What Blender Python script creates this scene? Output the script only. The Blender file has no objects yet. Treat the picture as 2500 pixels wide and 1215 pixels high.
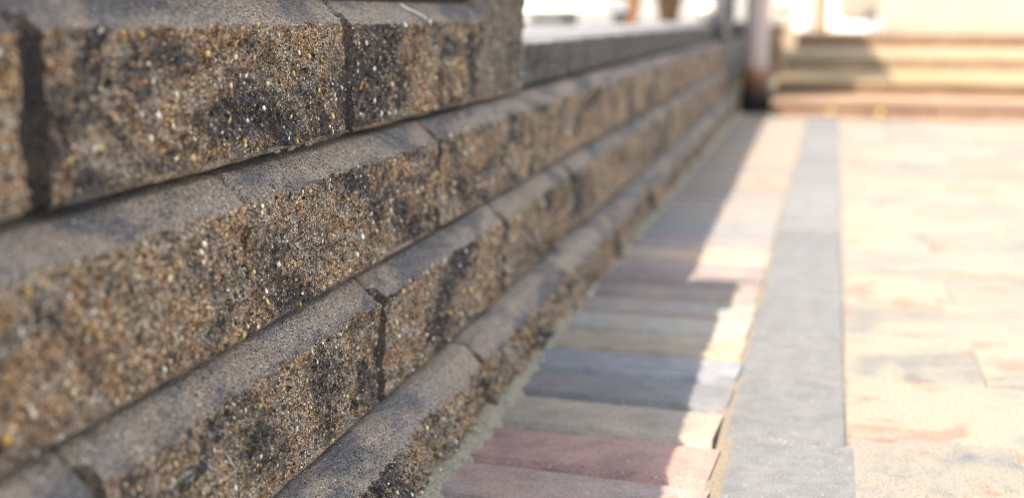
import bpy, bmesh, math, random
import numpy as np
from mathutils import Vector, Matrix, Euler

S = bpy.context.scene
C = S.collection
rnd = random.Random(7)

# ------------------------------------------------------------------ camera, sky, sun, exposure
EYE = 0.40
YAW, PITCH = math.radians(14.50), math.radians(10.80)
cam_d = bpy.data.cameras.new("camera")
cam = bpy.data.objects.new("camera", cam_d)
C.objects.link(cam)
cam.location = (0, 0, EYE)
cam.rotation_euler = (math.pi / 2 - PITCH, 0, YAW)
cam_d.sensor_width = 36.0
cam_d.lens = 36.0 * 3000 / 2500
cam_d.clip_start = 0.01
cam_d.clip_end = 600
cam_d.dof.use_dof = True
cam_d.dof.focus_distance = 0.91
cam_d.dof.aperture_fstop = 3.4
S.camera = cam

SUN_TO = Vector((-0.60, -0.61, 1.0)).normalized()      # towards the sun
w = bpy.data.worlds.new("World")
S.world = w
w.use_nodes = True
wn = w.node_tree
bg = wn.nodes["Background"]
sky = wn.nodes.new("ShaderNodeTexSky")
sky.sky_type = 'NISHITA'
sky.sun_disc = False
sky.sun_elevation = math.asin(SUN_TO.z)
sky.sun_rotation = math.atan2(SUN_TO.x, SUN_TO.y)
sky.dust_density = 2.0
sky.ozone_density = 0.6
hsv = wn.nodes.new("ShaderNodeHueSaturation")      # the camera's white balance: shade reads neutral
hsv.inputs['Saturation'].default_value = 0.27
wn.links.new(sky.outputs[0], hsv.inputs['Color'])
wn.links.new(hsv.outputs[0], bg.inputs[0])
bg.inputs[1].default_value = 0.15
sun_d = bpy.data.lights.new("sun", 'SUN')
sun_d.energy = 3.8
sun_d.angle = math.radians(0.5)
sun_d.color = (1.0, 0.83, 0.64)
sun = bpy.data.objects.new("sun", sun_d)
C.objects.link(sun)
sun.rotation_euler = SUN_TO.to_track_quat('Z', 'Y').to_euler()
sun.location = SUN_TO * 20
vs = S.view_settings
vs.view_transform = 'Standard'
vs.look = 'None'
vs.gamma = 1
vs.use_curve_mapping = False
vs.exposure = 2.12
S.cycles.use_denoising = True
S.cycles.filter_width = 1.0
S.cycles.sample_clamp_indirect = 10


# ------------------------------------------------------------------ helpers
def tag(o, label=None, cat=None, group=None, kind=None):
    if label: o['label'] = label
    if cat: o['category'] = cat
    if group: o['group'] = group
    if kind: o['kind'] = kind
    return o


def empty(name, loc=(0, 0, 0), rz=0.0):
    o = bpy.data.objects.new(name, None)
    C.objects.link(o)
    o.location = loc
    o.rotation_euler = (0, 0, rz)
    o.empty_display_size = 0.1
    return o


def link(name, me, mats=(), parent=None, loc=None):
    if not isinstance(mats, (list, tuple)): mats = (mats,)
    if not me.materials:
        for m in mats: me.materials.append(m)
    o = bpy.data.objects.new(name, me)
    C.objects.link(o)
    if parent: o.parent = parent
    if loc: o.location = loc
    return o


def smooth(me, on=True):
    me.polygons.foreach_set('use_smooth', [on] * len(me.polygons))
    return me


def bm_mesh(name, bm, sm=False):
    bmesh.ops.recalc_face_normals(bm, faces=bm.faces)
    me = bpy.data.meshes.new(name)
    bm.to_mesh(me)
    bm.free()
    if sm: smooth(me)
    return me


def box_bm(bm, x0, x1, y0, y1, z0, z1, bevel=0.0, segs=2):
    r = bmesh.ops.create_cube(bm, size=1)
    vsx = r['verts']
    for v in vsx:
        v.co = Vector(((x0 + x1) / 2 + v.co.x * (x1 - x0), (y0 + y1) / 2 + v.co.y * (y1 - y0), (z0 + z1) / 2 + v.co.z * (z1 - z0)))
    if bevel:
        es = list({e for v in vsx for e in v.link_edges})
        bmesh.ops.bevel(bm, geom=es, offset=bevel, segments=segs, affect='EDGES', profile=0.6)
    return bm


def box(name, mat, parent, x0, x1, y0, y1, z0, z1, bevel=0.0):
    return link(name, bm_mesh(name, box_bm(bmesh.new(), x0, x1, y0, y1, z0, z1, bevel)), mat, parent)


def lathe_mesh(name, prof, n=28):
    bm = bmesh.new()
    rings = []
    for r, z in prof:
        rings.append([bm.verts.new((r * math.cos(2 * math.pi * k / n), r * math.sin(2 * math.pi * k / n), z)) for k in range(n)])
    for a, b in zip(rings, rings[1:]):
        for k in range(n):
            bm.faces.new((a[k], a[(k + 1) % n], b[(k + 1) % n], b[k]))
    bm.faces.new(rings[0][::-1])
    bm.faces.new(rings[-1])
    return bm_mesh(name, bm, True)


# vectorised gradient noise
_P = np.random.RandomState(3).permutation(512)
_P = np.concatenate([_P, _P, _P])
_G = np.random.RandomState(5).normal(size=(512, 3))
_G /= np.linalg.norm(_G, axis=1)[:, None]


def noise3(p):
    p = np.asarray(p, float)
    i = np.floor(p).astype(int)
    f = p - i
    u = f * f * f * (f * (f * 6 - 15) + 10)
    out = 0.0
    for dx in (0, 1):
        for dy in (0, 1):
            for dz in (0, 1):
                h = _P[(_P[(_P[(i[..., 0] + dx) & 511] + i[..., 1] + dy) & 511] + i[..., 2] + dz) & 511]
                g = _G[h]
                d = (f[..., 0] - dx) * g[..., 0] + (f[..., 1] - dy) * g[..., 1] + (f[..., 2] - dz) * g[..., 2]
                wt = (u[..., 0] if dx else 1 - u[..., 0]) * (u[..., 1] if dy else 1 - u[..., 1]) * (u[..., 2] if dz else 1 - u[..., 2])
                out = out + d * wt
    return out * 1.6


def grid_mesh(name, P, mat_rows=None, flip=False):
    """P: (nu, nv, 3) -> quad grid mesh"""
    nu, nv = P.shape[:2]
    me = bpy.data.meshes.new(name)
    idx = np.arange(nu * nv).reshape(nu, nv)
    a, b, c, d = idx[:-1, :-1], idx[1:, :-1], idx[1:, 1:], idx[:-1, 1:]
    q = np.stack([a, b, c, d] if not flip else [a, d, c, b], -1).reshape(-1, 4)
    me.vertices.add(nu * nv)
    me.vertices.foreach_set('co', P.reshape(-1))
    me.loops.add(len(q) * 4)
    me.loops.foreach_set('vertex_index', q.reshape(-1).astype(np.int32))
    me.polygons.add(len(q))
    me.polygons.foreach_set('loop_start', np.arange(0, len(q) * 4, 4, dtype=np.int32))
    me.polygons.foreach_set('loop_total', np.full(len(q), 4, dtype=np.int32))
    if mat_rows is not None:
        m = np.asarray(mat_rows, np.int32)
        if m.ndim == 1: m = np.tile(m[None, :], (nu - 1, 1))
        me.polygons.foreach_set('material_index', m.reshape(-1))
    me.polygons.foreach_set('use_smooth', np.ones(len(q), bool))
    me.update(calc_edges=True)
    me.validate()
    return me


# ------------------------------------------------------------------ materials
class NT:
    def __init__(self, name, rough=0.9):
        self.m = bpy.data.materials.new(name)
        self.m.use_nodes = True
        self.t = self.m.node_tree
        self.b = self.t.nodes["Principled BSDF"]
        self.b.inputs['Roughness'].default_value = rough
        self.b.inputs['Specular IOR Level'].default_value = 0.25
        co = self.t.nodes.new("ShaderNodeTexCoord")
        inf = self.t.nodes.new("ShaderNodeObjectInfo")
        self.info = inf
        mul = self.n("ShaderNodeVectorMath", operation='SCALE')
        comb = self.n("ShaderNodeCombineXYZ")
        for k in range(3): self.l(inf.outputs['Random'], comb.inputs[k])
        self.l(comb.outputs[0], mul.inputs[0])
        mul.inputs['Scale'].default_value = 43.7
        add = self.n("ShaderNodeVectorMath", operation='ADD')
        self.l(co.outputs['Object'], add.inputs[0])
        self.l(mul.outputs[0], add.inputs[1])
        self.raw = co.outputs['Object']
        self.co = add.outputs[0]

    def n(self, typ, **kw):
        nd = self.t.nodes.new(typ)
        for k, v in kw.items(): setattr(nd, k, v)
        return nd

    def l(self, a, b): self.t.links.new(a, b)

    def noise(self, scale, detail=3, rough=0.55, co=None, dist=0.0):
        nd = self.n("ShaderNodeTexNoise")
        nd.inputs['Scale'].default_value = scale
        nd.inputs['Detail'].default_value = detail
        nd.inputs['Roughness'].default_value = rough
        nd.inputs['Distortion'].default_value = dist
        self.l(co or self.co, nd.inputs['Vector'])
        return nd.outputs['Fac']

    def voro(self, scale, co=None, feature='F1', rand=1.0):
        nd = self.n("ShaderNodeTexVoronoi", feature=feature)
        nd.inputs['Scale'].default_value = scale
        nd.inputs['Randomness'].default_value = rand
        self.l(co or self.co, nd.inputs['Vector'])
        return nd

    def ramp(self, fac, stops, interp='LINEAR'):
        nd = self.n("ShaderNodeValToRGB")
        cr = nd.color_ramp
        cr.interpolation = interp
        while len(cr.elements) < len(stops): cr.elements.new(0.5)
        for e, (p, c) in zip(cr.elements, stops):
            e.position = p
            e.color = (c, c, c, 1) if isinstance(c, (int, float)) else (*c, 1)
        self.l(fac, nd.inputs[0])
        return nd.outputs[0]

    def mix(self, fac, a, b, mode='MIX'):
        nd = self.n("ShaderNodeMix", data_type='RGBA', blend_type=mode)
        for s, v in ((nd.inputs[0], fac), (nd.inputs[6], a), (nd.inputs[7], b)):
            if isinstance(v, (int, float)): s.default_value = v if s.type == 'VALUE' else (v, v, v, 1)
            elif isinstance(v, tuple): s.default_value = (*v, 1)
            else: self.l(v, s)
        return nd.outputs[2]

    def math(self, op, a, b=0.0):
        nd = self.n("ShaderNodeMath", operation=op)
        for s, v in ((nd.inputs[0], a), (nd.inputs[1], b)):
            if isinstance(v, (int, float)): s.default_value = v
            else: self.l(v, s)
        return nd.outputs[0]

    def bump(self, h, dist=0.001, strength=1.0, prev=None):
        nd = self.n("ShaderNodeBump")
        nd.inputs['Strength'].default_value = strength
        nd.inputs['Distance'].default_value = dist
        self.l(h, nd.inputs['Height'])
        if prev: self.l(prev, nd.inputs['Normal'])
        self.l(nd.outputs[0], self.b.inputs['Normal'])
        return nd.outputs[0]

    def out(self, c):
        self.l(c, self.b.inputs['Base Color'])
        return self.m


def m_split(name, grey=False):
    m = NT(name, 0.85)
    mp = m.n("ShaderNodeMapping")
    mp.inputs['Scale'].default_value = (1.0, 0.62, 1.0)
    m.l(m.co, mp.inputs[0])
    co2 = mp.outputs[0]
    big = m.noise(15, 5, 0.65, co=co2, dist=0.7)
    if grey == 2:
        base = m.ramp(big, [(0.3, (0.20, 0.20, 0.20)), (0.45, (0.25, 0.225, 0.195)), (0.55, (0.25, 0.185, 0.13)), (0.65, (0.22, 0.215, 0.21))])
    elif grey:
        base = m.ramp(big, [(0.3, (0.125, 0.125, 0.12)), (0.5, (0.18, 0.174, 0.163)), (0.7, (0.15, 0.146, 0.139))])
    else:
        base = m.ramp(big, [(0.30, (0.235, 0.205, 0.175)), (0.40, (0.345, 0.245, 0.155)), (0.47, (0.375, 0.315, 0.245)), (0.54, (0.43, 0.275, 0.155)), (0.62, (0.32, 0.258, 0.197)), (0.72, (0.46, 0.36, 0.255))])
    cm = m.math('ADD', m.math('MULTIPLY', m.noise(11, 6, 0.64, co=co2, dist=0.9), 0.74), m.math('MULTIPLY', m.noise(150, 4, 0.7), 0.26))
    char = m.ramp(cm, [(0.488, 0.0), (0.565, 0.4 if grey else 1.0)])
    base = m.mix(m.math('MULTIPLY', char, 0.88), base, (0.038, 0.041, 0.051))
    lite = m.ramp(m.noise(19, 5, 0.65, dist=0.6), [(0.60, 0.0), (0.70, 1.0)])
    base = m.mix(m.math('MULTIPLY', lite, 0.35), base, (0.34, 0.31, 0.27))
    # sand grains, each of its own tone
    g = m.voro(950)
    gv = m.ramp(g.outputs['Color'], [(0.1, 0.20), (0.45, 0.82), (0.75, 1.4), (0.95, 2.9)])
    base = m.mix(1.0, base, gv, 'MULTIPLY')
    gm = m.voro(480)
    gv2 = m.ramp(gm.outputs['Color'], [(0.15, 0.62), (0.5, 1.0), (0.85, 1.4)])
    base = m.mix(1.0, base, gv2, 'MULTIPLY')
    pn = m.noise(300, 4, 0.65)
    pit_shade = m.ramp(pn, [(0.37, 0.14), (0.50, 1.0)])  # shade of the pits put into the colour, from the bump's own noise
    base = m.mix(1.0, base, pit_shade, 'MULTIPLY')
    g2 = m.voro(400)
    sx = m.n("ShaderNodeSeparateColor")
    m.l(g2.outputs['Color'], sx.inputs[0])
    ch = m.math('MULTIPLY', m.math('GREATER_THAN', sx.outputs[0], 0.90), m.math('LESS_THAN', g2.outputs['Distance'], 0.42))
    cc = m.ramp(sx.outputs[1], [(0.0, (0.55, 0.48, 0.36)), (0.3, (0.40, 0.26, 0.11)), (0.45, (0.60, 0.56, 0.48)), (0.65, (0.28, 0.17, 0.10)), (0.8, (0.36, 0.35, 0.34))], 'CONSTANT')
    base = m.mix(m.math('MULTIPLY', ch, 0.85), base, cc)
    b1 = m.bump(m.noise(110, 4, 0.65), 0.006, 1.0)
    b2 = m.bump(pn, 0.0035, 1.0, b1)
    m.bump(g.outputs['Distance'], 0.0010, 0.8, b2)
    return m.out(base)


def m_smooth(name, dark=1.0, tint=(1, 1, 1)):
    m = NT(name, 0.88)
    mp0 = m.n("ShaderNodeMapping")
    mp0.inputs['Scale'].default_value = (1.0, 0.45, 1.0)
    m.l(m.co, mp0.inputs[0])
    cs = mp0.outputs[0]
    big = m.noise(13, 5, 0.65, co=cs, dist=0.5)
    t = tint
    def c(a, b, d): return (a * dark * t[0], b * dark * t[1], d * dark * t[2])
    base = m.ramp(big, [(0.32, c(0.205, 0.195, 0.187)), (0.44, c(0.290, 0.240, 0.193)), (0.56, c(0.260, 0.213, 0.174)), (0.70, c(0.228, 0.212, 0.200))])
    char = m.ramp(m.noise(15, 6, 0.68, co=cs, dist=0.7), [(0.46, 0.0), (0.57, 1.0)])
    base = m.mix(m.math('MULTIPLY', char, 0.8), base, (0.082 * dark, 0.088 * dark, 0.102 * dark))
    gr = m.ramp(m.noise(1000, 2, 0.6), [(0.3, 0.5), (0.5, 1.0), (0.7, 1.5)])
    base = m.mix(1.0, base, gr, 'MULTIPLY')
    # open pores, stretched a little, their shade put into the colour
    mp = m.n("ShaderNodeMapping")
    mp.inputs['Scale'].default_value = (1.0, 0.55, 1.0)
    mp.inputs['Rotation'].default_value = (0.3, 0, 0.2)
    m.l(m.co, mp.inputs[0])
    pn = m.noise(640, 3, 0.6, co=mp.outputs[0])
    pit_shade = m.ramp(pn, [(0.37, 0.22), (0.47, 1.0)])
    base = m.mix(1.0, base, pit_shade, 'MULTIPLY')
    ch = m.voro(420)
    sx = m.n("ShaderNodeSeparateColor")
    m.l(ch.outputs['Color'], sx.inputs[0])
    k = m.math('MULTIPLY', m.math('GREATER_THAN', sx.outputs[0], 0.972), m.math('LESS_THAN', ch.outputs['Distance'], 0.36))
    base = m.mix(k, base, (0.55, 0.49, 0.40))
    gp = m.voro(760)
    base = m.mix(1.0, base, m.ramp(gp.outputs['Color'], [(0.1, 0.55), (0.5, 0.98), (0.9, 1.45)]), 'MULTIPLY')
    b1 = m.bump(m.noise(90, 3, 0.6), 0.0015, 0.7)
    b1 = m.bump(gp.outputs['Distance'], 0.0008, 0.8, b1)
    m.bump(pn, 0.0016, 0.9, b1)
    return m.out(base)


def m_paver(name, speck=1.0, second_tone=1.0):
    """colour from the object's own colour, a second tone drifting through it"""
    m = NT(name, 0.85)
    col = m.info.outputs['Color']
    second = m.mix(1.0, col, m.ramp(m.info.outputs['Random'], [(0.0, (0.80, 0.82, 0.86)), (0.34, (1.12, 0.99, 0.92)), (0.67, (0.94, 1.0, 1.05)), (0.9, (1.12, 0.92, 0.88))], 'CONSTANT'), 'MULTIPLY')
    base = m.mix(m.math('MULTIPLY', m.ramp(m.noise(11, 4, 0.6, dist=0.7), [(0.42, 0.0), (0.62, 1.0)]), second_tone), col, second)
    gr = m.ramp(m.noise(520, 3, 0.65), [(0.28, 0.55), (0.5, 1.0), (0.72, 1.45)])
    base = m.mix(0.9 * speck, base, gr, 'MULTIPLY')
    blot = m.ramp(m.noise(45, 4, 0.6), [(0.35, 0.86), (0.6, 1.08)])
    base = m.mix(1.0, base, blot, 'MULTIPLY')
    v = m.voro(430)
    sx = m.n("ShaderNodeSeparateColor")
    m.l(v.outputs['Color'], sx.inputs[0])
    k = m.math('MULTIPLY', m.math('GREATER_THAN', sx.outputs[0], 0.955), m.math('LESS_THAN', v.outputs['Distance'], 0.33))
    base = m.mix(m.math('MULTIPLY', k, 0.55), base, m.mix(m.math('GREATER_THAN', sx.outputs[1], 0.45), (0.05, 0.05, 0.05), (0.55, 0.52, 0.46)))
    m.bump(m.noise(480, 3, 0.65), 0.0010, 0.8)
    return m.out(base)


def m_field(name):
    """buff, red and charcoal colour blend of the path in the sun"""
    m = NT(name, 0.8)
    mp = m.n("ShaderNodeMapping")
    mp.inputs['Scale'].default_value = (0.55, 1.0, 1.0)
    m.l(m.co, mp.inputs[0])
    big = m.noise(7, 5, 0.68, co=mp.outputs[0], dist=0.35)
    base = m.ramp(big, [(0.29, (0.066, 0.073, 0.084)), (0.37, (0.125, 0.127, 0.124)), (0.45, (0.178, 0.168, 0.146)), (0.55, (0.188, 0.172, 0.140)), (0.60, (0.172, 0.095, 0.075)), (0.70, (0.185, 0.128, 0.102))])
    base = m.mix(0.30, base, m.info.outputs['Color'])
    gy = m.ramp(m.noise(5.5, 5, 0.7, co=mp.outputs[0], dist=0.4), [(0.54, 0.0), (0.64, 0.7)])
    base = m.mix(gy, base, (0.10, 0.108, 0.115))
    gr = m.ramp(m.noise(330, 4, 0.7), [(0.32, 0.35), (0.48, 1.0), (0.7, 1.35)])
    base = m.mix(0.9, base, gr, 'MULTIPLY')
    m.bump(m.noise(330, 4, 0.7), 0.0012, 0.8)
    return m.out(base)


def m_tint(name, rough=0.85, var=0.2, scale=6):
    m = NT(name, rough)
    base = m.mix(1.0, m.info.outputs['Color'], m.ramp(m.noise(scale, 4, 0.6), [(0.3, 1 - var), (0.7, 1 + var)]), 'MULTIPLY')
    m.bump(m.noise(90, 3, 0.6), 0.001, 0.6)
    return m.out(base)


def m_plain(name, c, rough=0.8, var=0.15, scale=12, metal=0.0, bump=0.0):
    m = NT(name, rough)
    m.b.inputs['Metallic'].default_value = metal
    f = m.ramp(m.noise(scale, 4, 0.6), [(0.3, 1 - var), (0.7, 1 + var)])
    base = m.mix(1.0, c, f, 'MULTIPLY')
    if bump: m.bump(m.noise(scale * 12, 3, 0.6), bump, 0.7)
    return m.out(base)


def m_mortar(name):
    m = NT(name, 0.95)
    base = m.ramp(m.noise(22, 4, 0.6), [(0.3, (0.185, 0.170, 0.135)), (0.55, (0.265, 0.243, 0.188)), (0.75, (0.235, 0.215, 0.178))])
    gr = m.ramp(m.noise(420, 4, 0.7), [(0.33, 0.2), (0.47, 1.0), (0.7, 1.45)])
    base = m.mix(0.9, base, gr, 'MULTIPLY')
    b = m.bump(m.noise(160, 4, 0.7), 0.004, 0.8)
    m.bump(m.noise(500, 2, 0.6), 0.002, 0.8, b)
    return m.out(base)


def m_chip(name):
    m = NT(name, 0.6)
    gi = m.n("ShaderNodeNewGeometry")
    c = m.ramp(gi.outputs['Random Per Island'], [(0.0, (0.74, 0.66, 0.50)), (0.20, (0.84, 0.81, 0.74)), (0.34, (0.62, 0.40, 0.10)), (0.44, (0.72, 0.55, 0.22)),
                                                  (0.54, (0.36, 0.16, 0.06)), (0.62, (0.30, 0.26, 0.22)), (0.76, (0.20, 0.14, 0.09)), (0.88, (0.07, 0.07, 0.075))], 'CONSTANT')
    c = m.mix(0.6, c, m.ramp(m.noise(700, 2), [(0.3, 0.7), (0.7, 1.2)]), 'MULTIPLY')
    return m.out(c)


def m_post(name):
    """pale shaft, brown then black foot: stain bands of the post itself"""
    m = NT(name, 0.7)
    sx = m.n("ShaderNodeSeparateXYZ")
    m.l(m.raw, sx.inputs[0])
    z = m.math('ADD', sx.outputs[2], m.math('MULTIPLY', m.math('SUBTRACT', m.noise(18, 3), 0.5), 0.05))
    c = m.ramp(z, [(0.055, (0.012, 0.011, 0.012)), (0.095, (0.05, 0.026, 0.015)), (0.16, (0.17, 0.085, 0.04)), (0.205, (0.36, 0.29, 0.27)), (0.26, (0.37, 0.31, 0.29))])
    return m.out(c)


SPLIT, SPLIT_GREY = m_split("split_concrete"), m_split("split_concrete_grey", True)
SPLIT_PIER = m_split("split_concrete_pier", 2)
SMOOTH = m_smooth("moulded_concrete")
LIP = m_smooth("moulded_lip", 1.0, (1.05, 0.98, 0.88))
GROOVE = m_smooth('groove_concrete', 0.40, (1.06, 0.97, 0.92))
CORE = m_plain("joint_concrete", (0.060, 0.050, 0.045), 0.95, 0.25, 60, bump=0.002)
CHIP = m_chip("aggregate_chip")
PAVER, FIELD = m_paver("paver_concrete"), m_field("field_paver_concrete")
BORDER = m_paver("border_paver_concrete", 1.0, 0.25)
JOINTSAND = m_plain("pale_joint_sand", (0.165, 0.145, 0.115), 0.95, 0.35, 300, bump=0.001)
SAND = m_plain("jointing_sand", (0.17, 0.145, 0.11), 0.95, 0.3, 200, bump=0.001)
MORTAR = m_mortar("sandy_mortar")
CAPTOP = m_plain("cap_top_concrete", (0.150, 0.158, 0.168), 0.9, 0.2, 20, bump=0.001)
TERRACE = m_plain("terrace_concrete", (0.165, 0.172, 0.18), 0.9, 0.15, 3, bump=0.001)
SOIL = m_plain("soil", (0.07, 0.05, 0.035), 0.95, 0.4, 40, bump=0.01)
RISER = m_tint("step_riser_stone", 0.85, 0.25, 6)
TREADS = m_tint("step_tread_stone_tinted", 0.85, 0.2, 5)
TREAD = m_plain("step_tread_stone", (0.235, 0.20, 0.145), 0.85, 0.2, 5)
PLASTER = m_plain("cream_plaster", (0.33, 0.265, 0.225), 0.85, 0.08, 1.5)
WHITE = m_plain("white_paint", (0.78, 0.77, 0.74), 0.5, 0.05, 6)
RENDER = m_plain("white_render", (0.26, 0.26, 0.255), 0.85, 0.06, 3)
TERRA = m_plain("terracotta", (0.46, 0.22, 0.10), 0.8, 0.15, 20)
DKGREY = m_plain("dark_grey_glaze", (0.08, 0.08, 0.085), 0.4, 0.2, 20)
TAUPE = m_plain("taupe_board", (0.24, 0.215, 0.18), 0.8, 0.12, 9)
WOOD = m_plain("brown_wood", (0.20, 0.115, 0.06), 0.7, 0.25, 30)
PALESTONE = m_plain("pale_pier_stone", (0.13, 0.13, 0.142), 0.85, 0.3, 14, bump=0.002)
PURPLE = m_plain("dark_purple_stone", (0.055, 0.042, 0.048), 0.7, 0.3, 25)
GLINT_BALL = m_plain("glint_ball_paint", (0.80, 0.76, 0.66), 0.15, 0.02, 5)
YELLOW = m_plain("yellow_paint", (0.30, 0.225, 0.10), 0.6, 0.1, 30)
ROOF = m_plain("added_canopy_board", (0.45, 0.42, 0.38), 0.8, 0.1, 8)
GLASS = m_plain("window_glass", (0.05, 0.06, 0.07), 0.08, 0.05, 5)
TILE = m_plain("roof_tile", (0.26, 0.12, 0.08), 0.8, 0.25, 10)
BLACK = m_plain("black_grit_and_shade", (0.012, 0.012, 0.012), 0.6, 0.2, 200)
GROUND = m_plain("ground_earth", (0.22, 0.19, 0.14), 0.95, 0.2, 0.7)

# ------------------------------------------------------------------ setting: ground and paving
g = 150
me = bpy.data.meshes.new("ground")
me.from_pydata([(-g, -g, -0.07), (g, -g, -0.07), (g, g, -0.07), (-g, g, -0.07)], [], [(0, 1, 2, 3)])
tag(link("ground", me, GROUND), "earth ground all around the garden", kind='structure')

pave = tag(empty("pavement", (0, 0, 0)), "block paved path beside the stepped wall", kind='structure')
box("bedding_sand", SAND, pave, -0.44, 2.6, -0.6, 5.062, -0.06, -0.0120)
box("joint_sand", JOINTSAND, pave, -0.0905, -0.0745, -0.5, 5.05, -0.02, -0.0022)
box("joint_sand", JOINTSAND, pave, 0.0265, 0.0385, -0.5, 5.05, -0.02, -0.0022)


def paver_mesh(L, W, T=0.05, ch=0.0045, seed=0, dp=None, ex=None):
    """block centred at its top: chamfered all round, corners a little uneven"""
    r = random.Random(seed)
    x, y = L / 2, W / 2
    k = [r.uniform(-0.0006, 0.0006) for _ in range(16)]
    bm = bmesh.new()
    cr = 0.0025
    e_ = 1.0 if ex is None else ex / ch
    def ring(ix, z, j):
        a, b = x - ix * e_, y - ix
        pts = []
        for sx, sy in ((-1, -1), (1, -1), (1, 1), (-1, 1)):
            e = [(sx * a, sy * (b - cr)), (sx * (a - cr), sy * b)]
            if sx * sy > 0: e = e
            else: e = e[::-1]
            pts += e
        # keep counter-clockwise
        pts.sort(key=lambda p: math.atan2(p[1], p[0]))
        return [bm.verts.new((px + k[q] * j, py + k[-q] * j, z)) for q, (px, py) in enumerate(pts)]
    dp = dp or ch
    r0, r1, r2 = ring(0, -T, 1), ring(0, -dp, 1), ring(ch * 0.58, -dp * 0.40, 1)
    r3 = ring(ch * 1.15, 0, 1)
    for a, b in ((r0, r1), (r1, r2), (r2, r3)):
        for q in range(8): bm.faces.new((a[q], a[(q + 1) % 8], b[(q + 1) % 8], b[q]))
    bm.faces.new(r3)
    me_ = bm_mesh("paver", bm)
    return me_


soldier = [paver_mesh(0.245, 0.0965, seed=s, ch=0.0095, dp=0.0095, ex=0.0018) for s in range(5)]
for m_ in soldier: m_.materials.append(PAVER)
RED, TAN, GREY, BLUE, BUFF = (0.205, 0.158, 0.148), (0.225, 0.205, 0.168), (0.205, 0.204, 0.202), (0.115, 0.124, 0.138), (0.235, 0.200, 0.145)
ROSE = (0.188, 0.160, 0.145)
cols = {0: (0.20, 0.17, 0.165), 1: (0.225, 0.150, 0.138), 2: (0.232, 0.205, 0.170), 3: BLUE, 4: (0.16, 0.17, 0.188), 5: (0.225, 0.196, 0.155), 6: (0.225, 0.212, 0.188), 7: (0.185, 0.180, 0.175), 8: ROSE,
        9: (0.155, 0.132, 0.125), 10: (0.20, 0.165, 0.16), 11: TAN, 12: (0.17, 0.165, 0.165)}
Yj = [0.9255, 1.0245, 1.1275, 1.235, 1.330, 1.4275, 1.524, 1.622, 1.717]      # joints read off the photograph


def row_y(i):
    if i < 0: return 0.9255 + 0.1005 * i
    if i < len(Yj): return Yj[i]
    return Yj[-1] + 0.1 * (i - len(Yj) + 1)


i = -11
while row_y(i + 1) < 5.06:
    y0, y1 = row_y(i), row_y(i + 1)
    o = link("paver", soldier[rnd.randrange(5)], PAVER, pave, (-0.0865 - 0.1225 + rnd.uniform(-0.0015, 0.0015) - (0.004 if i == 2 else 0), (y0 + y1) / 2, rnd.uniform(-0.001, 0.001)))
    o.scale.y = (y1 - y0 - 0.0042) / 0.0965
    o.rotation_euler = (rnd.uniform(-0.006, 0.006), rnd.uniform(-0.004, 0.004), -0.035 + rnd.uniform(-0.012, 0.012))
    if i == 0: o.rotation_euler.z = -0.075
    c = cols.get(i) or rnd.choice([(0.150, 0.152, 0.158), (0.142, 0.148, 0.160), (0.155, 0.155, 0.152), (0.165, 0.155, 0.15)] if i < 19 else [(0.165, 0.138, 0.125), (0.175, 0.150, 0.135), (0.155, 0.150, 0.148), (0.17, 0.155, 0.13)])
    o.color = (*[k_ * 1.03 for k_ in c], 1) if i < 12 else (*c, 1)
    i += 1
border = [paver_mesh(0.1138, 0.1985, ch=0.0022, seed=30 + s) for s in range(3)]
for k in range(-9, 20):
    y0 = 1.1475 + 0.204 * k
    if y0 + 0.2 > 5.06: break
    o = link("paver", border[k % 3], BORDER, pave, (-0.0275 + (0.0075 if k < 0 else 0) + rnd.uniform(-0.0008, 0.0008), y0 + 0.102, rnd.uniform(-0.0006, 0.0006)))
    o.rotation_euler = (rnd.uniform(-0.003, 0.003), rnd.uniform(-0.003, 0.003), rnd.uniform(-0.003, 0.003))
    v = rnd.uniform(0.89, 1.08)
    o.color = (0.115 * v, 0.122 * v, 0.131 * v, 1)
field = [paver_mesh(0.297, 0.1975, ch=0.0008, ex=0.0003, seed=50 + s) for s in range(4)]
fc = [(0.205, 0.193, 0.160), (0.185, 0.172, 0.147), (0.215, 0.198, 0.162), (0.195, 0.125, 0.103), (0.195, 0.155, 0.128), (0.12, 0.123, 0.125)]
for k in range(-8, 20):
    y0 = 1.185 + 0.1985 * k
    if y0 + 0.198 > 5.062: break
    x = 0.0308 - (0.15 if k % 2 else 0.0)
    while x < 2.55:
        x0, x1 = max(x, 0.0308), x + 0.2996
        o = link("paver", field[rnd.randrange(4)], FIELD, pave, ((x0 + x1) / 2, y0 + 0.099, rnd.uniform(-0.0008, 0.0008)))
        o.scale.x = (x1 - x0 - 0.0003) / 0.297
        o.rotation_euler = (rnd.uniform(-0.003, 0.003), rnd.uniform(-0.003, 0.003), -0.02)
        o.color = (*rnd.choice(fc), 1)
        x += 0.30

# mortar fillet between wall foot and pavers
nu, nv = 900, 26
uu = np.linspace(-0.2, 5.1, nu)
vv = np.linspace(0, 1, nv)
U, V = np.meshgrid(uu, vv, indexing='ij')
edge = -0.299 - 0.016 * np.clip((U - 1.1) / 0.5, 0, 1) - 0.009 * np.clip(U - 1, 0, 9) + 0.009 * noise3(np.stack([U * 9, U * 0 + 3.1, U * 0], -1)) + 0.006 * noise3(np.stack([U * 38, U * 0 + 7.1, U * 0], -1))
back = -0.36 - 0.014 * (U - 1)
Xm = back + (edge - back) * V
Zm = 0.0062 * (1 - V ** 3) - 0.0045 * V ** 6 + 0.0016 * noise3(np.stack([Xm * 60, U * 60, U * 0], -1)) + 0.0012 * noise3(np.stack([Xm * 190, U * 190, U * 0 + 9], -1))
Zm[:, -1] = -0.014
link("mortar_strip", grid_mesh("mortar_strip", np.stack([Xm, U, Zm], -1), flip=True), MORTAR, pave)

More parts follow.
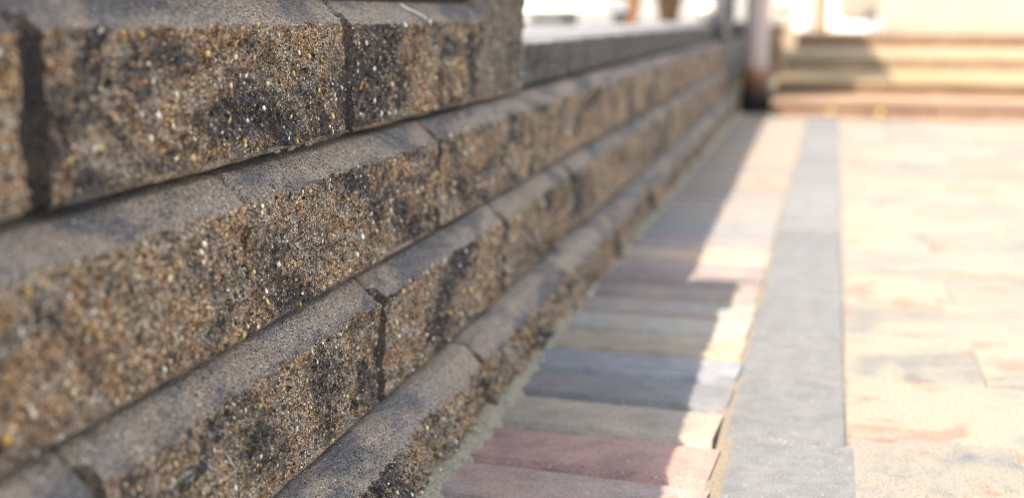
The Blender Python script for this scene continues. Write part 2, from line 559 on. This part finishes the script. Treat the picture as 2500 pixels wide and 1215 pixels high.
# ------------------------------------------------------------------ stepped retaining wall
WX = -0.40
SKEW = 0.014
wall = tag(empty("retaining_wall", (WX, 1.0, 0.0), SKEW), "stepped wall of split faced brown and charcoal concrete blocks beside the paved path", "wall")


def lx(X): return X - WX          # face distance -> local x
def ly(Y): return Y - 1.0


def block_grid(L, H, ch, step, seed, amp=1.0, lip=0.0035, bulge=0.0, chx=None, endch=(0.0, 0.0), rug=1.0, groove=0.0, gdepth=0.006):
    """front skin of one block: local x out of the wall, y along it, z up. endch: smooth vertical chamfer widths at the ends"""
    chx = chx or ch
    nu = max(8, int(L / step))
    us = np.concatenate([[0.0], np.linspace(0, L, nu), [L]])
    nf, nc = max(4, int((H - ch - lip) / step)), max(3, int(ch * 1.3 / step)) if ch > 0 else 0
    zs, xs, kind = [0.0, 0.0], [-0.06, -0.0022], [1, 2]
    if lip > 0:
        zs += [lip * 0.75]; xs += [-0.0004]; kind += [2]
    fz = np.linspace(lip, H - ch, nf)
    zs += list(fz); xs += [0.0] * nf; kind += [0] * nf
    if nc:
        t = np.linspace(0, 1, nc + 1)[1:]
        zs += list(H - ch + ch * t); xs += list(-chx * t); kind += [1] * nc
    zs += [H - 0.0005]; xs += [-max(chx, 0.01) - 0.06]; kind += [1]
    zs, xs, kind = map(np.array, (zs, xs, kind))
    U, Z = np.meshgrid(us, zs, indexing='ij')
    X = np.tile(xs[None, :], (len(us), 1)).astype(float)
    K = np.tile(kind[None, :], (len(us), 1))
    off = seed * 7.31
    q = lambda s, o=0.0: np.stack([U * s + off + o, Z * s + off * 0.7, U * 0 + off + o], -1)
    low = noise3(q(11)) * 0.0035
    mid = (0.5 - np.abs(noise3(q(42, 5)))) * 0.0062 + np.round(noise3(q(26, 27)) * 3) * 0.0011
    fine = noise3(q(120, 9)) * 0.0024 + noise3(q(260, 2)) * 0.0013
    rough = (low + mid + fine - 0.0014) * amp * rug
    face = (K == 0)
    X += np.where(face, rough + bulge * (1 - Z / max(H, 1e-6)) ** 2, 0)
    # the arris follows the torn face, the chamfer stays fairly flat
    zc = np.clip((Z - (H - ch)) / max(ch, 1e-6), 0, 1) if ch > 0 else Z * 0
    top_rough = (noise3(q(60, 3)) * 0.0016 + noise3(q(170, 6)) * 0.0011) * amp
    ch_m = (K == 1) & (Z > H - ch + 1e-5) & (X > -chx - 0.02)
    X += np.where(ch_m, (1 - zc) ** 3 * 0.6 * rough + 0.0005 * noise3(q(150, 11)) * amp, 0)
    Z = Z + np.where(ch_m, 0.0005 * noise3(q(150, 14)) * amp, 0)
    row = np.argmax((zs >= H - ch - 1e-6) & (kind == 0))
    Z[:, row] += top_rough[:, row] * 1.3
    if row > 1: Z[:, row - 1] += top_rough[:, row - 1] * 0.7
    # vertical ends: worn corners
    de = np.minimum(U, L - U)
    X -= np.where(X > -0.03, 0.0055 * np.exp(-de / 0.003) * (1 + 0.6 * noise3(q(90, 17))), 0)
    lipm = (K == 2)
    Z += np.where(lipm & (Z < 1e-4), 0.0012 * noise3(q(40, 19)) * amp, 0)
    M = kind[:-1].copy()
    M = np.maximum(kind[:-1], 0)
    Mt = np.tile(M[None, :], (len(us) - 1, 1))
    Mt[:, :] = np.where(Mt == 2, 2, np.where(np.tile((kind[:-1] == 0) & (kind[1:] == 0), (len(us) - 1, 1)), 0, np.where(Mt == 2, 2, 1)))
    for side, wd in enumerate(endch):
        if wd > 0:
            d = U if side == 0 else L - U
            m_ = (d < wd) & (X > -0.05)
            X = np.where(m_, np.minimum(X, -(wd - d) * 1.1 + 0.0006 * noise3(q(150, 23))), X)
            um = (us[:-1] + us[1:]) / 2
            sel = (um < wd) if side == 0 else (um > L - wd)
            Mt[sel, :] = np.where(Mt[sel, :] == 0, 1, Mt[sel, :])
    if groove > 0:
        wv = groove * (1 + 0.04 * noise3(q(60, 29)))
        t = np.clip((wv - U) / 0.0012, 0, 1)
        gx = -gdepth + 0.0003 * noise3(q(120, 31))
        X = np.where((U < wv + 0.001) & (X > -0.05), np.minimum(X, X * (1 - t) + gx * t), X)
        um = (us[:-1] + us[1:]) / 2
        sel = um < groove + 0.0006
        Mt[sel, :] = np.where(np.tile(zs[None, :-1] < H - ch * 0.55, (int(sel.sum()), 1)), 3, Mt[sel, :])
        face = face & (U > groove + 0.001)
    # sides
    X[0, :] = -0.06
    X[-1, :] = -0.06
    return np.stack([X, U, Z], -1), Mt, (len(xs), face)


_ico = {}
def ico(sub):
    if sub not in _ico:
        bm = bmesh.new()
        bmesh.ops.create_icosphere(bm, subdivisions=sub, radius=1)
        _ico[sub] = (np.array([v.co[:] for v in bm.verts]), np.array([[v.index for v in f.verts] for f in bm.faces]))
        bm.free()
    return _ico[sub]


def chips_mesh(P, faceM, n, seed, big=False, smin=0.0006, smax=0.0025):
    """aggregate pebbles half sunk in the torn face"""
    rs = np.random.RandomState(seed)
    cu, cv = np.nonzero(faceM)
    sel = rs.randint(0, len(cu), n)
    ctr = P[cu[sel], cv[sel]]
    V0, F0 = ico(1)
    s = smin + (smax - smin) * rs.rand(n) ** 4.2
    vs_, fs_ = [], []
    for k in range(n):
        a = Euler((rs.uniform(-0.6, 0.6), rs.uniform(-0.5, 0.5), rs.uniform(-0.5, 0.5))).to_matrix()
        sc = np.array([0.55, rs.uniform(0.8, 1.15), rs.uniform(0.8, 1.5)]) * s[k]
        v = (V0 * (1 + 0.12 * rs.randn(len(V0), 1))) * sc
        v = v @ np.array(a).T + ctr[k]
        vs_.append(v)
        fs_.append(F0 + k * len(V0))
    me_ = bpy.data.meshes.new("aggregate")
    me_.from_pydata(np.concatenate(vs_).tolist(), [], np.concatenate(fs_).tolist())
    smooth(me_)
    me_.materials.append(CHIP)
    return me_


_seed = [1]
def block(name, X, Y0, Y1, Z0, H, ch, mats, parent=wall, chips=True, **kw):
    _seed[0] += 1
    sd = _seed[0]
    near = Y0 < 1.75
    step = 0.0016 if (near and Y1 > 0.40) else 0.0045
    P, Mt, (nv_, face) = block_grid(Y1 - Y0, H, ch, step, sd, **kw)
    me_ = grid_mesh(name, P, Mt, flip=False)
    o = link(name, me_, mats, parent, (lx(X) + rnd.uniform(-0.0012, 0.0012), ly(Y0), Z0))
    o.rotation_euler = (0, 0, rnd.uniform(-0.003, 0.003))
    if chips and near and Y1 > 0.40:
        n = int(560 * (Y1 - Y0) / 0.43)
        a = link("aggregate", chips_mesh(P, face, n, sd), CHIP, o)
        tag(a, kind='stuff')
    return o


MB = (SPLIT, SMOOTH, LIP, GROOVE)
GR = {('A', 0.52): (0.011, 0.0085), ('C', 0.95): (0.011, 0.0085), ('C', 0.52): (0.008, 0.006), ('B', 0.74): (0.0, 0.0)}
PITCH_Y, GAP = 0.4305, 0.0036
FACE, CH = 0.0895, 0.0190
courses = [("A", -0.3865, 0.3025, 0.523, True), ("B", -0.3765, 0.1868, 0.737, True), ("C", -0.3625, 0.0722, 0.523, True), ("D", -0.3275, -0.0400, 0.737, False)]
END = 5.20
PIER_END = 1.585
for nm, X, Z0, J, lipd in courses:
    k = -3
    while True:
        y0 = J + PITCH_Y * k
        y1 = y0 + PITCH_Y
        k += 1
        if y1 < 0.1: continue
        last = False
        if nm == "A":
            if y0 > 1.3: break
        elif y0 > END: break
        y1c = min(y1, END)
        if y1c - y0 < 0.05: break
        g0 = GAP * (1.5 if (nm == "A" and k == -2 + 0) else 1.0)
        kw = dict(groove=GR.get((nm, round(y0, 2)), (0.009, 0.0065) if nm == 'A' else (0.004, 0.003))[0], gdepth=GR.get((nm, round(y0, 2)), (0.009, 0.0065) if nm == 'A' else (0.004, 0.003))[1], lip=0.0040 if lipd else 0.0, amp=1.0 if lipd else 1.25)
        if nm == "D": kw['bulge'] = 0.012; kw['rug'] = 1.35
        if nm == "A" and y1 > 1.3: kw['endch'] = (0, 0.014)
        block("block", X, y0 + g0 * 0.5, y1c - g0 * 0.5 + (0.004 if nm == "A" and y1 > 1.3 else 0), Z0, FACE + CH, CH, MB, **kw)
# the cap of the taller near part, and its corner block
k = -2
for k in range(-2, 3):
    y0 = 0.737 - PITCH_Y / 2 * 0 + PITCH_Y * k
    y1 = min(y0 + PITCH_Y, 1.388)
    if y1 < 0.1 or y1 - y0 < 0.05: continue
    block("cap_stone", -0.3985, y0 + GAP / 2, y1 - GAP / 2, 0.4225, 0.035, 0.008, MB, lip=0.004)
block("corner_block", -0.384, 1.391, PIER_END, 0.3020, 0.1555, 0.010, (SPLIT_PIER, SMOOTH, LIP, GROOVE), lip=0.003, endch=(0.016, 0.0), amp=1.2)
# grey cap stones along the low part, set back, sun on their tops
y0 = PIER_END + 0.004
MC = (SPLIT_GREY, CAPTOP, CAPTOP, CAPTOP)
while y0 < 4.88:
    y1 = min(y0 + 0.43, 4.93)
    block("cap_stone", -0.4045, y0, y1 - 0.006, 0.3035, 0.0615, 0.006, MC, chips=False, lip=0.0, amp=1.3, chx=0.010)
    box("cap_top", CAPTOP, wall, lx(-0.63), lx(-0.447), ly(y0), ly(y1 - 0.006), 0.3035, 0.3675)
    y0 = y1
# hearting behind the joints
box("wall_core", CORE, wall, lx(-0.62), lx(-0.4185), ly(-0.45), ly(END - 0.02), -0.06, 0.2985)
box("wall_core", CORE, wall, lx(-0.62), lx(-0.415), ly(-0.45), ly(PIER_END - 0.03), 0.2990, 0.450)
for nm, X, Z0, J, lipd in courses[1:]:
    box("joint_fill", CORE, wall, lx(-0.4180), lx(X - 0.012), ly(-0.45), ly(END - 0.03), Z0 + 0.004, Z0 + 0.0885)
box("joint_fill", CORE, wall, lx(-0.4145), lx(-0.3865 - 0.012), ly(-0.45), ly(1.37), 0.3070, 0.391)
# white scrape on the chamfer of the end block and cement drips under the first one
sc = bmesh.new()
pts = [(-0.401, 1.128, 0.4075), (-0.3985, 1.134, 0.4045), (-0.394, 1.152, 0.4000), (-0.3885, 1.170, 0.3940)]
prev = None
for n_, (X, Y, Z) in enumerate(pts):
    wd = 0.0016 if 0 < n_ < 3 else 0.0006
    a = sc.verts.new((lx(X) + 0.0016, ly(Y) - wd, Z + 0.0016)); b = sc.verts.new((lx(X) + 0.0016, ly(Y) + wd, Z + 0.0016)); c = sc.verts.new((lx(X) + 0.0024, ly(Y), Z + 0.0024))
    if prev:
        sc.faces.new((prev[0], a, c, prev[2])); sc.faces.new((prev[2], c, b, prev[1]))
    prev = (a, b, c)
link("scrape", bm_mesh("scrape", sc), WHITE, wall)
for Y, s in ((0.815, 0.8), (0.838, 1.1), (0.851, 0.7), (0.872, 1.3), (0.886, 0.8), (0.905, 1.0), (0.92, 0.6)):
    bm = bmesh.new()
    bmesh.ops.create_icosphere(bm, subdivisions=2, radius=0.0021 * s)
    for v in bm.verts: v.co.y *= 3.4; v.co.z *= 1.0; v.co.x *= 0.8; v.co *= 1 + rnd.uniform(-0.12, 0.12)
    link("cement_drip", bm_mesh("cement_drip", bm, True), LIP, wall, (lx(-0.3885), ly(Y), 0.3030))

# terrace behind the wall and planting bed behind the tall part
tag(box("terrace", TERRACE, None, -9, -0.66, 1.62, 14, -0.05, 0.356), "pale concrete terrace behind the low wall", kind='structure')
tag(box("planting_bed", SOIL, None, -9, -0.655, -1.2, 1.60, -0.05, 0.440), "raised bed of soil behind the tall part of the wall", kind='structure')

# ------------------------------------------------------------------ steps at the far end
steps = tag(empty("garden_steps", (0.9, 5.07, 0)), "four shallow tan stone steps at the far end of the path", "steps")
sx0, sx1 = -0.235, 4.2
sy = [5.07, 5.47, 6.45, 8.1]
sz = [0.0, 0.0635, 0.126, 0.195, 0.285]
rcol = [(0.20, 0.128, 0.088), (0.150, 0.096, 0.054), (0.215, 0.155, 0.098), (0.160, 0.098, 0.062)]
tcol = [(0.20, 0.138, 0.100), (0.215, 0.165, 0.100), (0.225, 0.182, 0.122), (0.225, 0.178, 0.135)]
for q in range(4):
    yb = sy[q + 1] if q < 3 else 12.0
    x = sx0
    n_ = 0
    while x < sx1 - 0.01:
        wd = min((0.62, 0.48, 0.75, 0.55)[(n_ + q) % 4], sx1 - x)
        o = box("riser_stone", RISER, steps, x - 0.9 + 0.002, x + wd - 0.9 - 0.002, sy[q] - 5.07 + rnd.uniform(0, 0.004), sy[q] - 5.07 + 0.12, sz[q] - 0.03, sz[q + 1] - 0.0235, 0.003)
        o.color = (*rcol[q], 1)
        o = box("tread_slab", TREADS, steps, x - 0.9 + 0.002, x + wd - 0.9 - 0.002, sy[q] - 5.07 - 0.008, yb - 5.07 + (0.1 if q < 3 else 0), sz[q + 1] - 0.0225, sz[q + 1] + rnd.uniform(-0.001, 0.001), 0.003)
        o.color = (*tcol[q], 1)
        x += wd
        n_ += 1
for X, ps in ((0.002, "left"), (0.189, "right")):
    t = link("step_marker", lathe_mesh("step_marker", [(0.011, 0), (0.014, 0.004), (0.014, 0.022), (0.009, 0.03), (0.003, 0.032)], 20), YELLOW, None, (X, 5.046, 0.0))
    tag(t, "small round pale yellow marker, the %s one of two at the foot of the steps" % ps, "marker", "yellow markers at the foot of the steps")

# ------------------------------------------------------------------ post at the wall's end, with an unseen roof added to shade the steps
can = tag(empty("canopy", (-0.31, 5.25, 0)), "pale pinkish post with brown and black foot at the wall's end, carrying an unseen flat roof added to shade the steps", "canopy")
pm = lathe_mesh("post", [(0.062, -0.002), (0.064, 0.02), (0.061, 0.07), (0.055, 0.11), (0.053, 0.15), (0.050, 0.20), (0.049, 0.26), (0.048, 1.0)], 32)
pm.materials.append(m_post("stained_post"))
link("post", pm, (), can)
box("added_roof_board", ROOF, can, -1.6, 0.025, -0.05, 2.6, 1.0, 1.04, 0.004)  # added out of view for the shade it casts on the steps
for X, Y, Z in ((-1.55, 0.0, 0.356), (-1.55, 2.5, 0.356)):
    box("leg", ROOF, can, X - 0.03, X + 0.03, Y - 0.03, Y + 0.03, Z, 1.0)

# pale pier and dark stone beside the wall's end
pier = tag(empty("stone_pier", (-0.462, 5.07, 0.30)), "grey rough stone pier standing on the wall's far end, left of the post", "pier")
bm = box_bm(bmesh.new(), -0.062, 0.062, -0.11, 0.15, 0, 0.85, 0.015)
bmesh.ops.subdivide_edges(bm, edges=bm.edges, cuts=3, use_grid_fill=True)
for v in bm.verts: v.co += Vector((rnd.uniform(-1, 1), rnd.uniform(-1, 1), rnd.uniform(-0.5, 0.5))) * 0.006
link("shaft", bm_mesh("shaft", bm, True), PALESTONE, pier)
box("cap_slab", PALESTONE, pier, -0.085, 0.085, -0.13, 0.17, 0.85, 0.885, 0.008)
for X, Y, Z, s, rx, ry in ((-0.475, 4.925, 0.37, (0.020, 0.016, 0.075), 0.05, -0.30),):
    bm = bmesh.new()
    bmesh.ops.create_icosphere(bm, subdivisions=3, radius=1)
    for v in bm.verts: v.co = Vector((v.co.x * s[0], v.co.y * s[1], v.co.z * s[2])) * (1 + rnd.uniform(-0.06, 0.06))
    o = link("slate", bm_mesh("slate", bm, True), PURPLE, None, (X, Y, Z))
    o.rotation_euler = (rx, ry, 0)
    tag(o, "dark purplish elongated stone leaning on the pale pier at the wall's end", "stone")
bm = bmesh.new()
bmesh.ops.create_icosphere(bm, subdivisions=3, radius=0.026)
for v in bm.verts: v.co *= 1 + rnd.uniform(-0.06, 0.06)
tag(link("cobble", bm_mesh("cobble", bm, True), PURPLE, None, (-0.385, 5.19, 0.335)), "small dark round cobble between the pale pier and the post", "stone")


def glint_ball_post(loc, hgt, r, mat, label, ball=0.035):
    e = tag(empty("baluster", loc), label, "baluster", "posts with pale balls in place of blurred glints near the steps")
    link("shaft", lathe_mesh("shaft", [(r * 1.5, 0), (r * 1.5, 0.02), (r, 0.03), (r * 0.9, hgt * 0.5), (r, hgt - 0.01), (r * 1.3, hgt)], 24), mat, e)
    bm_ = bmesh.new()
    bmesh.ops.create_uvsphere(bm_, u_segments=32, v_segments=20, radius=ball)
    link("ball", bm_mesh("ball", bm_, True), GLINT_BALL, e, (0, 0, hgt + ball * 0.9))  # added ball, pale so it blurs into a round highlight
    return e


glint_ball_post((-0.475, 4.80, 0.3665), 0.03, 0.016, DKGREY, "short dark post with a pale ball in place of a blurred glint on the wall's far end", 0.03)
glint_ball_post((-0.262, 6.15, 0.126), 0.22, 0.018, WOOD, "brown post with a pale ball in place of a blurred glint at the left edge of the steps", 0.034)
glint_ball_post((-0.34, 8.35, 0.285), 0.16, 0.02, WOOD, "brown post with a pale ball in place of a blurred glint behind the canopy post", 0.034)
for X, Y, r, m_, lab in ((-0.206, 8.4, 0.055, WHITE, "cream upright post on the top step, left of the brown wooden post"), (-0.018, 8.4, 0.03, WHITE, "slim whitish upright post on the top step, beside the taupe box")):
    tag(link("upright_post", lathe_mesh("upright_post", [(r, 0), (r * 1.02, 0.02), (r * 0.95, 0.4), (r, 0.85), (r * 0.8, 0.87)], 24), m_, None, (X, Y, 0.285)), lab, "post")
tag(box("wooden_post", WOOD, None, -0.10, -0.05, 8.38, 8.43, 0.286, 0.95, 0.004), "brown square wooden post between the two pale posts on the steps", "post")
bx = tag(empty("storage_box", (0.165, 9.0, 0.285)), "taupe box on a low white plinth at the top of the steps", "box")
box("body", TAUPE, bx, -0.115, 0.115, -0.12, 0.16, 0.085, 0.40, 0.012)
box("lid", TAUPE, bx, -0.128, 0.128, -0.133, 0.173, 0.40, 0.43, 0.006)
box("plinth", WHITE, bx, -0.18, 0.15, -0.10, 0.14, 0.0, 0.085, 0.004)

# ------------------------------------------------------------------ things on the terrace
b = tag(empty("bench", (-1.0, 3.9, 0.356)), "low white slab bench on the terrace behind the low wall", "bench")
box("seat", WHITE, b, -0.75, 0.31, -0.1, 0.35, 0.052, 0.092, 0.004)
for q in (-0.55, 0.10): box("leg", WHITE, b, q - 0.05, q + 0.05, 0.0, 0.28, 0, 0.052)


def pot(loc, r, hgt, mat, label):
    e = tag(empty("plant_pot", loc), label, "pot", "pots on the terrace")
    link("pot_body", lathe_mesh("pot_body", [(r * 0.66, 0), (r * 0.70, 0.01), (r * 0.95, hgt * 0.85), (r * 0.92, hgt)], 28), mat, e)
    link("rim", lathe_mesh("rim", [(r * 0.9, hgt * 0.86), (r * 1.05, hgt * 0.86), (r * 1.06, hgt * 1.02), (r * 0.9, hgt * 1.02)], 28), mat, e)
    link("soil", lathe_mesh("soil", [(r * 0.5, hgt * 0.9), (r * 0.91, hgt * 0.965), (r * 0.02, hgt * 0.99)], 20), SOIL, e)


pot((-0.77, 4.55, 0.356), 0.038, 0.075, DKGREY, "small dark grey pot on the terrace right of the bench")
pot((-0.92, 5.6, 0.356), 0.08, 0.16, TERRA, "terracotta pot on the terrace behind the bench end")
pot((-0.80, 6.2, 0.356), 0.07, 0.14, WOOD, "brown pot on the terrace, furthest right of the pots")
gw = tag(empty("garden_wall", (-4.5, 9.5, 0.356)), "white rendered garden wall across the back of the terrace", "wall")
box("render_coat", RENDER, gw, -4.5, 3.9, 0, 0.2, 0, 1.7)
box("coping", TERRACE, gw, -4.55, 3.95, -0.04, 0.24, 1.7, 1.76, 0.006)

# ------------------------------------------------------------------ house behind the steps
hs = tag(empty("house", (3.5, 13.0, 0)), "cream plastered house wall in the sun behind the steps", "house")
box("wall", PLASTER, hs, -4.2, 6.0, 0, 5, -0.06, 3.4)
box("plinth", TREAD, hs, -4.25, 6.05, -0.03, 5.02, -0.06, 0.30)
for X in (-2.6, 0.2, 3.0):
    wf = box("window", WHITE, hs, X - 0.6, X + 0.6, -0.02, 0.05, 1.1, 2.4)
    for sgn in (-1, 1):
        a, b_ = sorted((X + sgn * 0.03, X + sgn * 0.55))
        box("pane", GLASS, wf, a, b_, -0.024, -0.012, 1.16, 2.34)
bm = bmesh.new()
v = [bm.verts.new(p) for p in ((-4.6, -0.5, 3.4), (6.4, -0.5, 3.4), (6.4, 5.5, 3.4), (-4.6, 5.5, 3.4), (-4.6, 2.5, 5.0), (6.4, 2.5, 5.0))]
for f in ((0, 1, 5, 4), (2, 3, 4, 5), (0, 4, 3), (1, 2, 5), (0, 3, 2, 1)): bm.faces.new([v[k] for k in f])
link("roof", bm_mesh("roof", bm), TILE, hs)

# ------------------------------------------------------------------ small things on the mortar: a pebble, and two lumps standing in for shade
for X, Y, s, lab in ((-0.325, 1.042, 0.0028, "small black pebble on the pale mortar, nearest the camera"), (-0.333, 1.20, 0.0050, "dark lump standing in for shade against the wall foot beside the dark blue paver"), (-0.334, 1.352, 0.0042, "dark lump standing in for shade at the wall foot, furthest along the mortar strip")):
    bm = bmesh.new()
    bmesh.ops.create_icosphere(bm, subdivisions=2, radius=s)
    for v in bm.verts: v.co *= 1 + rnd.uniform(-0.2, 0.2); v.co.z *= 0.8
    tag(link("pebble", bm_mesh("pebble", bm, True), BLACK, None, (X, Y, 0.0068 + s * 0.5)), lab, "pebble", "dark grit on the mortar")

# ------------------------------------------------------------------ hedge added unseen behind the camera to hold back skylight
hg = tag(empty("blocker_hedge", (0.3, -2.6, -0.07)), "tall dark green clipped hedge added unseen behind the viewpoint to hold back skylight", "blocker_hedge")
LEAF = m_plain("blocker_hedge_leaf", (0.045, 0.075, 0.028), 0.6, 0.35, 8)
nu, nv = 120, 60
U, V = np.meshgrid(np.linspace(-3.5, 3.5, nu), np.linspace(0, 1, nv), indexing='ij')
Yh = np.where(V < 0.72, 0.0, -(V - 0.72) / 0.28 * 0.9)
Zh = np.where(V < 0.72, V / 0.72 * 2.6, 2.6)
Pn = np.stack([U, Yh, Zh], -1)
d = 0.07 * noise3(Pn * 4) + 0.05 * noise3(Pn * 11)
Pn[..., 1] += d; Pn[..., 2] += np.where(V < 0.1, 0, d)
link("leaf_mass", grid_mesh("leaf_mass", Pn), LEAF, hg)
rs = np.random.RandomState(4)
n = 14000
iu, iv = rs.randint(0, nu, n), rs.randint(0, nv, n)
c = Pn[iu, iv] + rs.normal(size=(n, 3)) * 0.025
a1 = rs.normal(size=(n, 3)); a1 /= np.linalg.norm(a1, axis=1)[:, None]
a2 = np.cross(a1, rs.normal(size=(n, 3))); a2 /= np.linalg.norm(a2, axis=1)[:, None]
V4 = np.stack([c - a1 * 0.03, c + a2 * 0.014, c + a1 * 0.03, c - a2 * 0.014], 1).reshape(-1, 3)
me = bpy.data.meshes.new("leaf")
me.from_pydata(V4.tolist(), [], np.arange(4 * n).reshape(-1, 4).tolist())
tag(link("leaf", me, LEAF, hg), kind='stuff')

# crumbs of stone shed along the wall foot
rs = np.random.RandomState(11)
V0, F0 = ico(1)
vs_, fs_ = [], []
for k in range(520):
    Y = 0.6 + 2.4 * rs.rand() ** 1.4
    X = -0.331 - 0.014 * (Y - 1) + abs(rs.normal()) * 0.012
    sz_ = 0.0005 + 0.0016 * rs.rand() ** 3
    vs_.append(V0 * (1 + 0.2 * rs.randn(len(V0), 1)) * sz_ * np.array([1, 1.2, 0.8]) + np.array([X, Y, 0.0066 + sz_ * 0.3]))
    fs_.append(F0 + k * len(V0))
me = bpy.data.meshes.new("stone_crumbs")
me.from_pydata(np.concatenate(vs_).tolist(), [], np.concatenate(fs_).tolist())
smooth(me)
tag(link("stone_crumbs", me, CHIP), "fine stone crumbs scattered along the foot of the wall", kind='stuff')
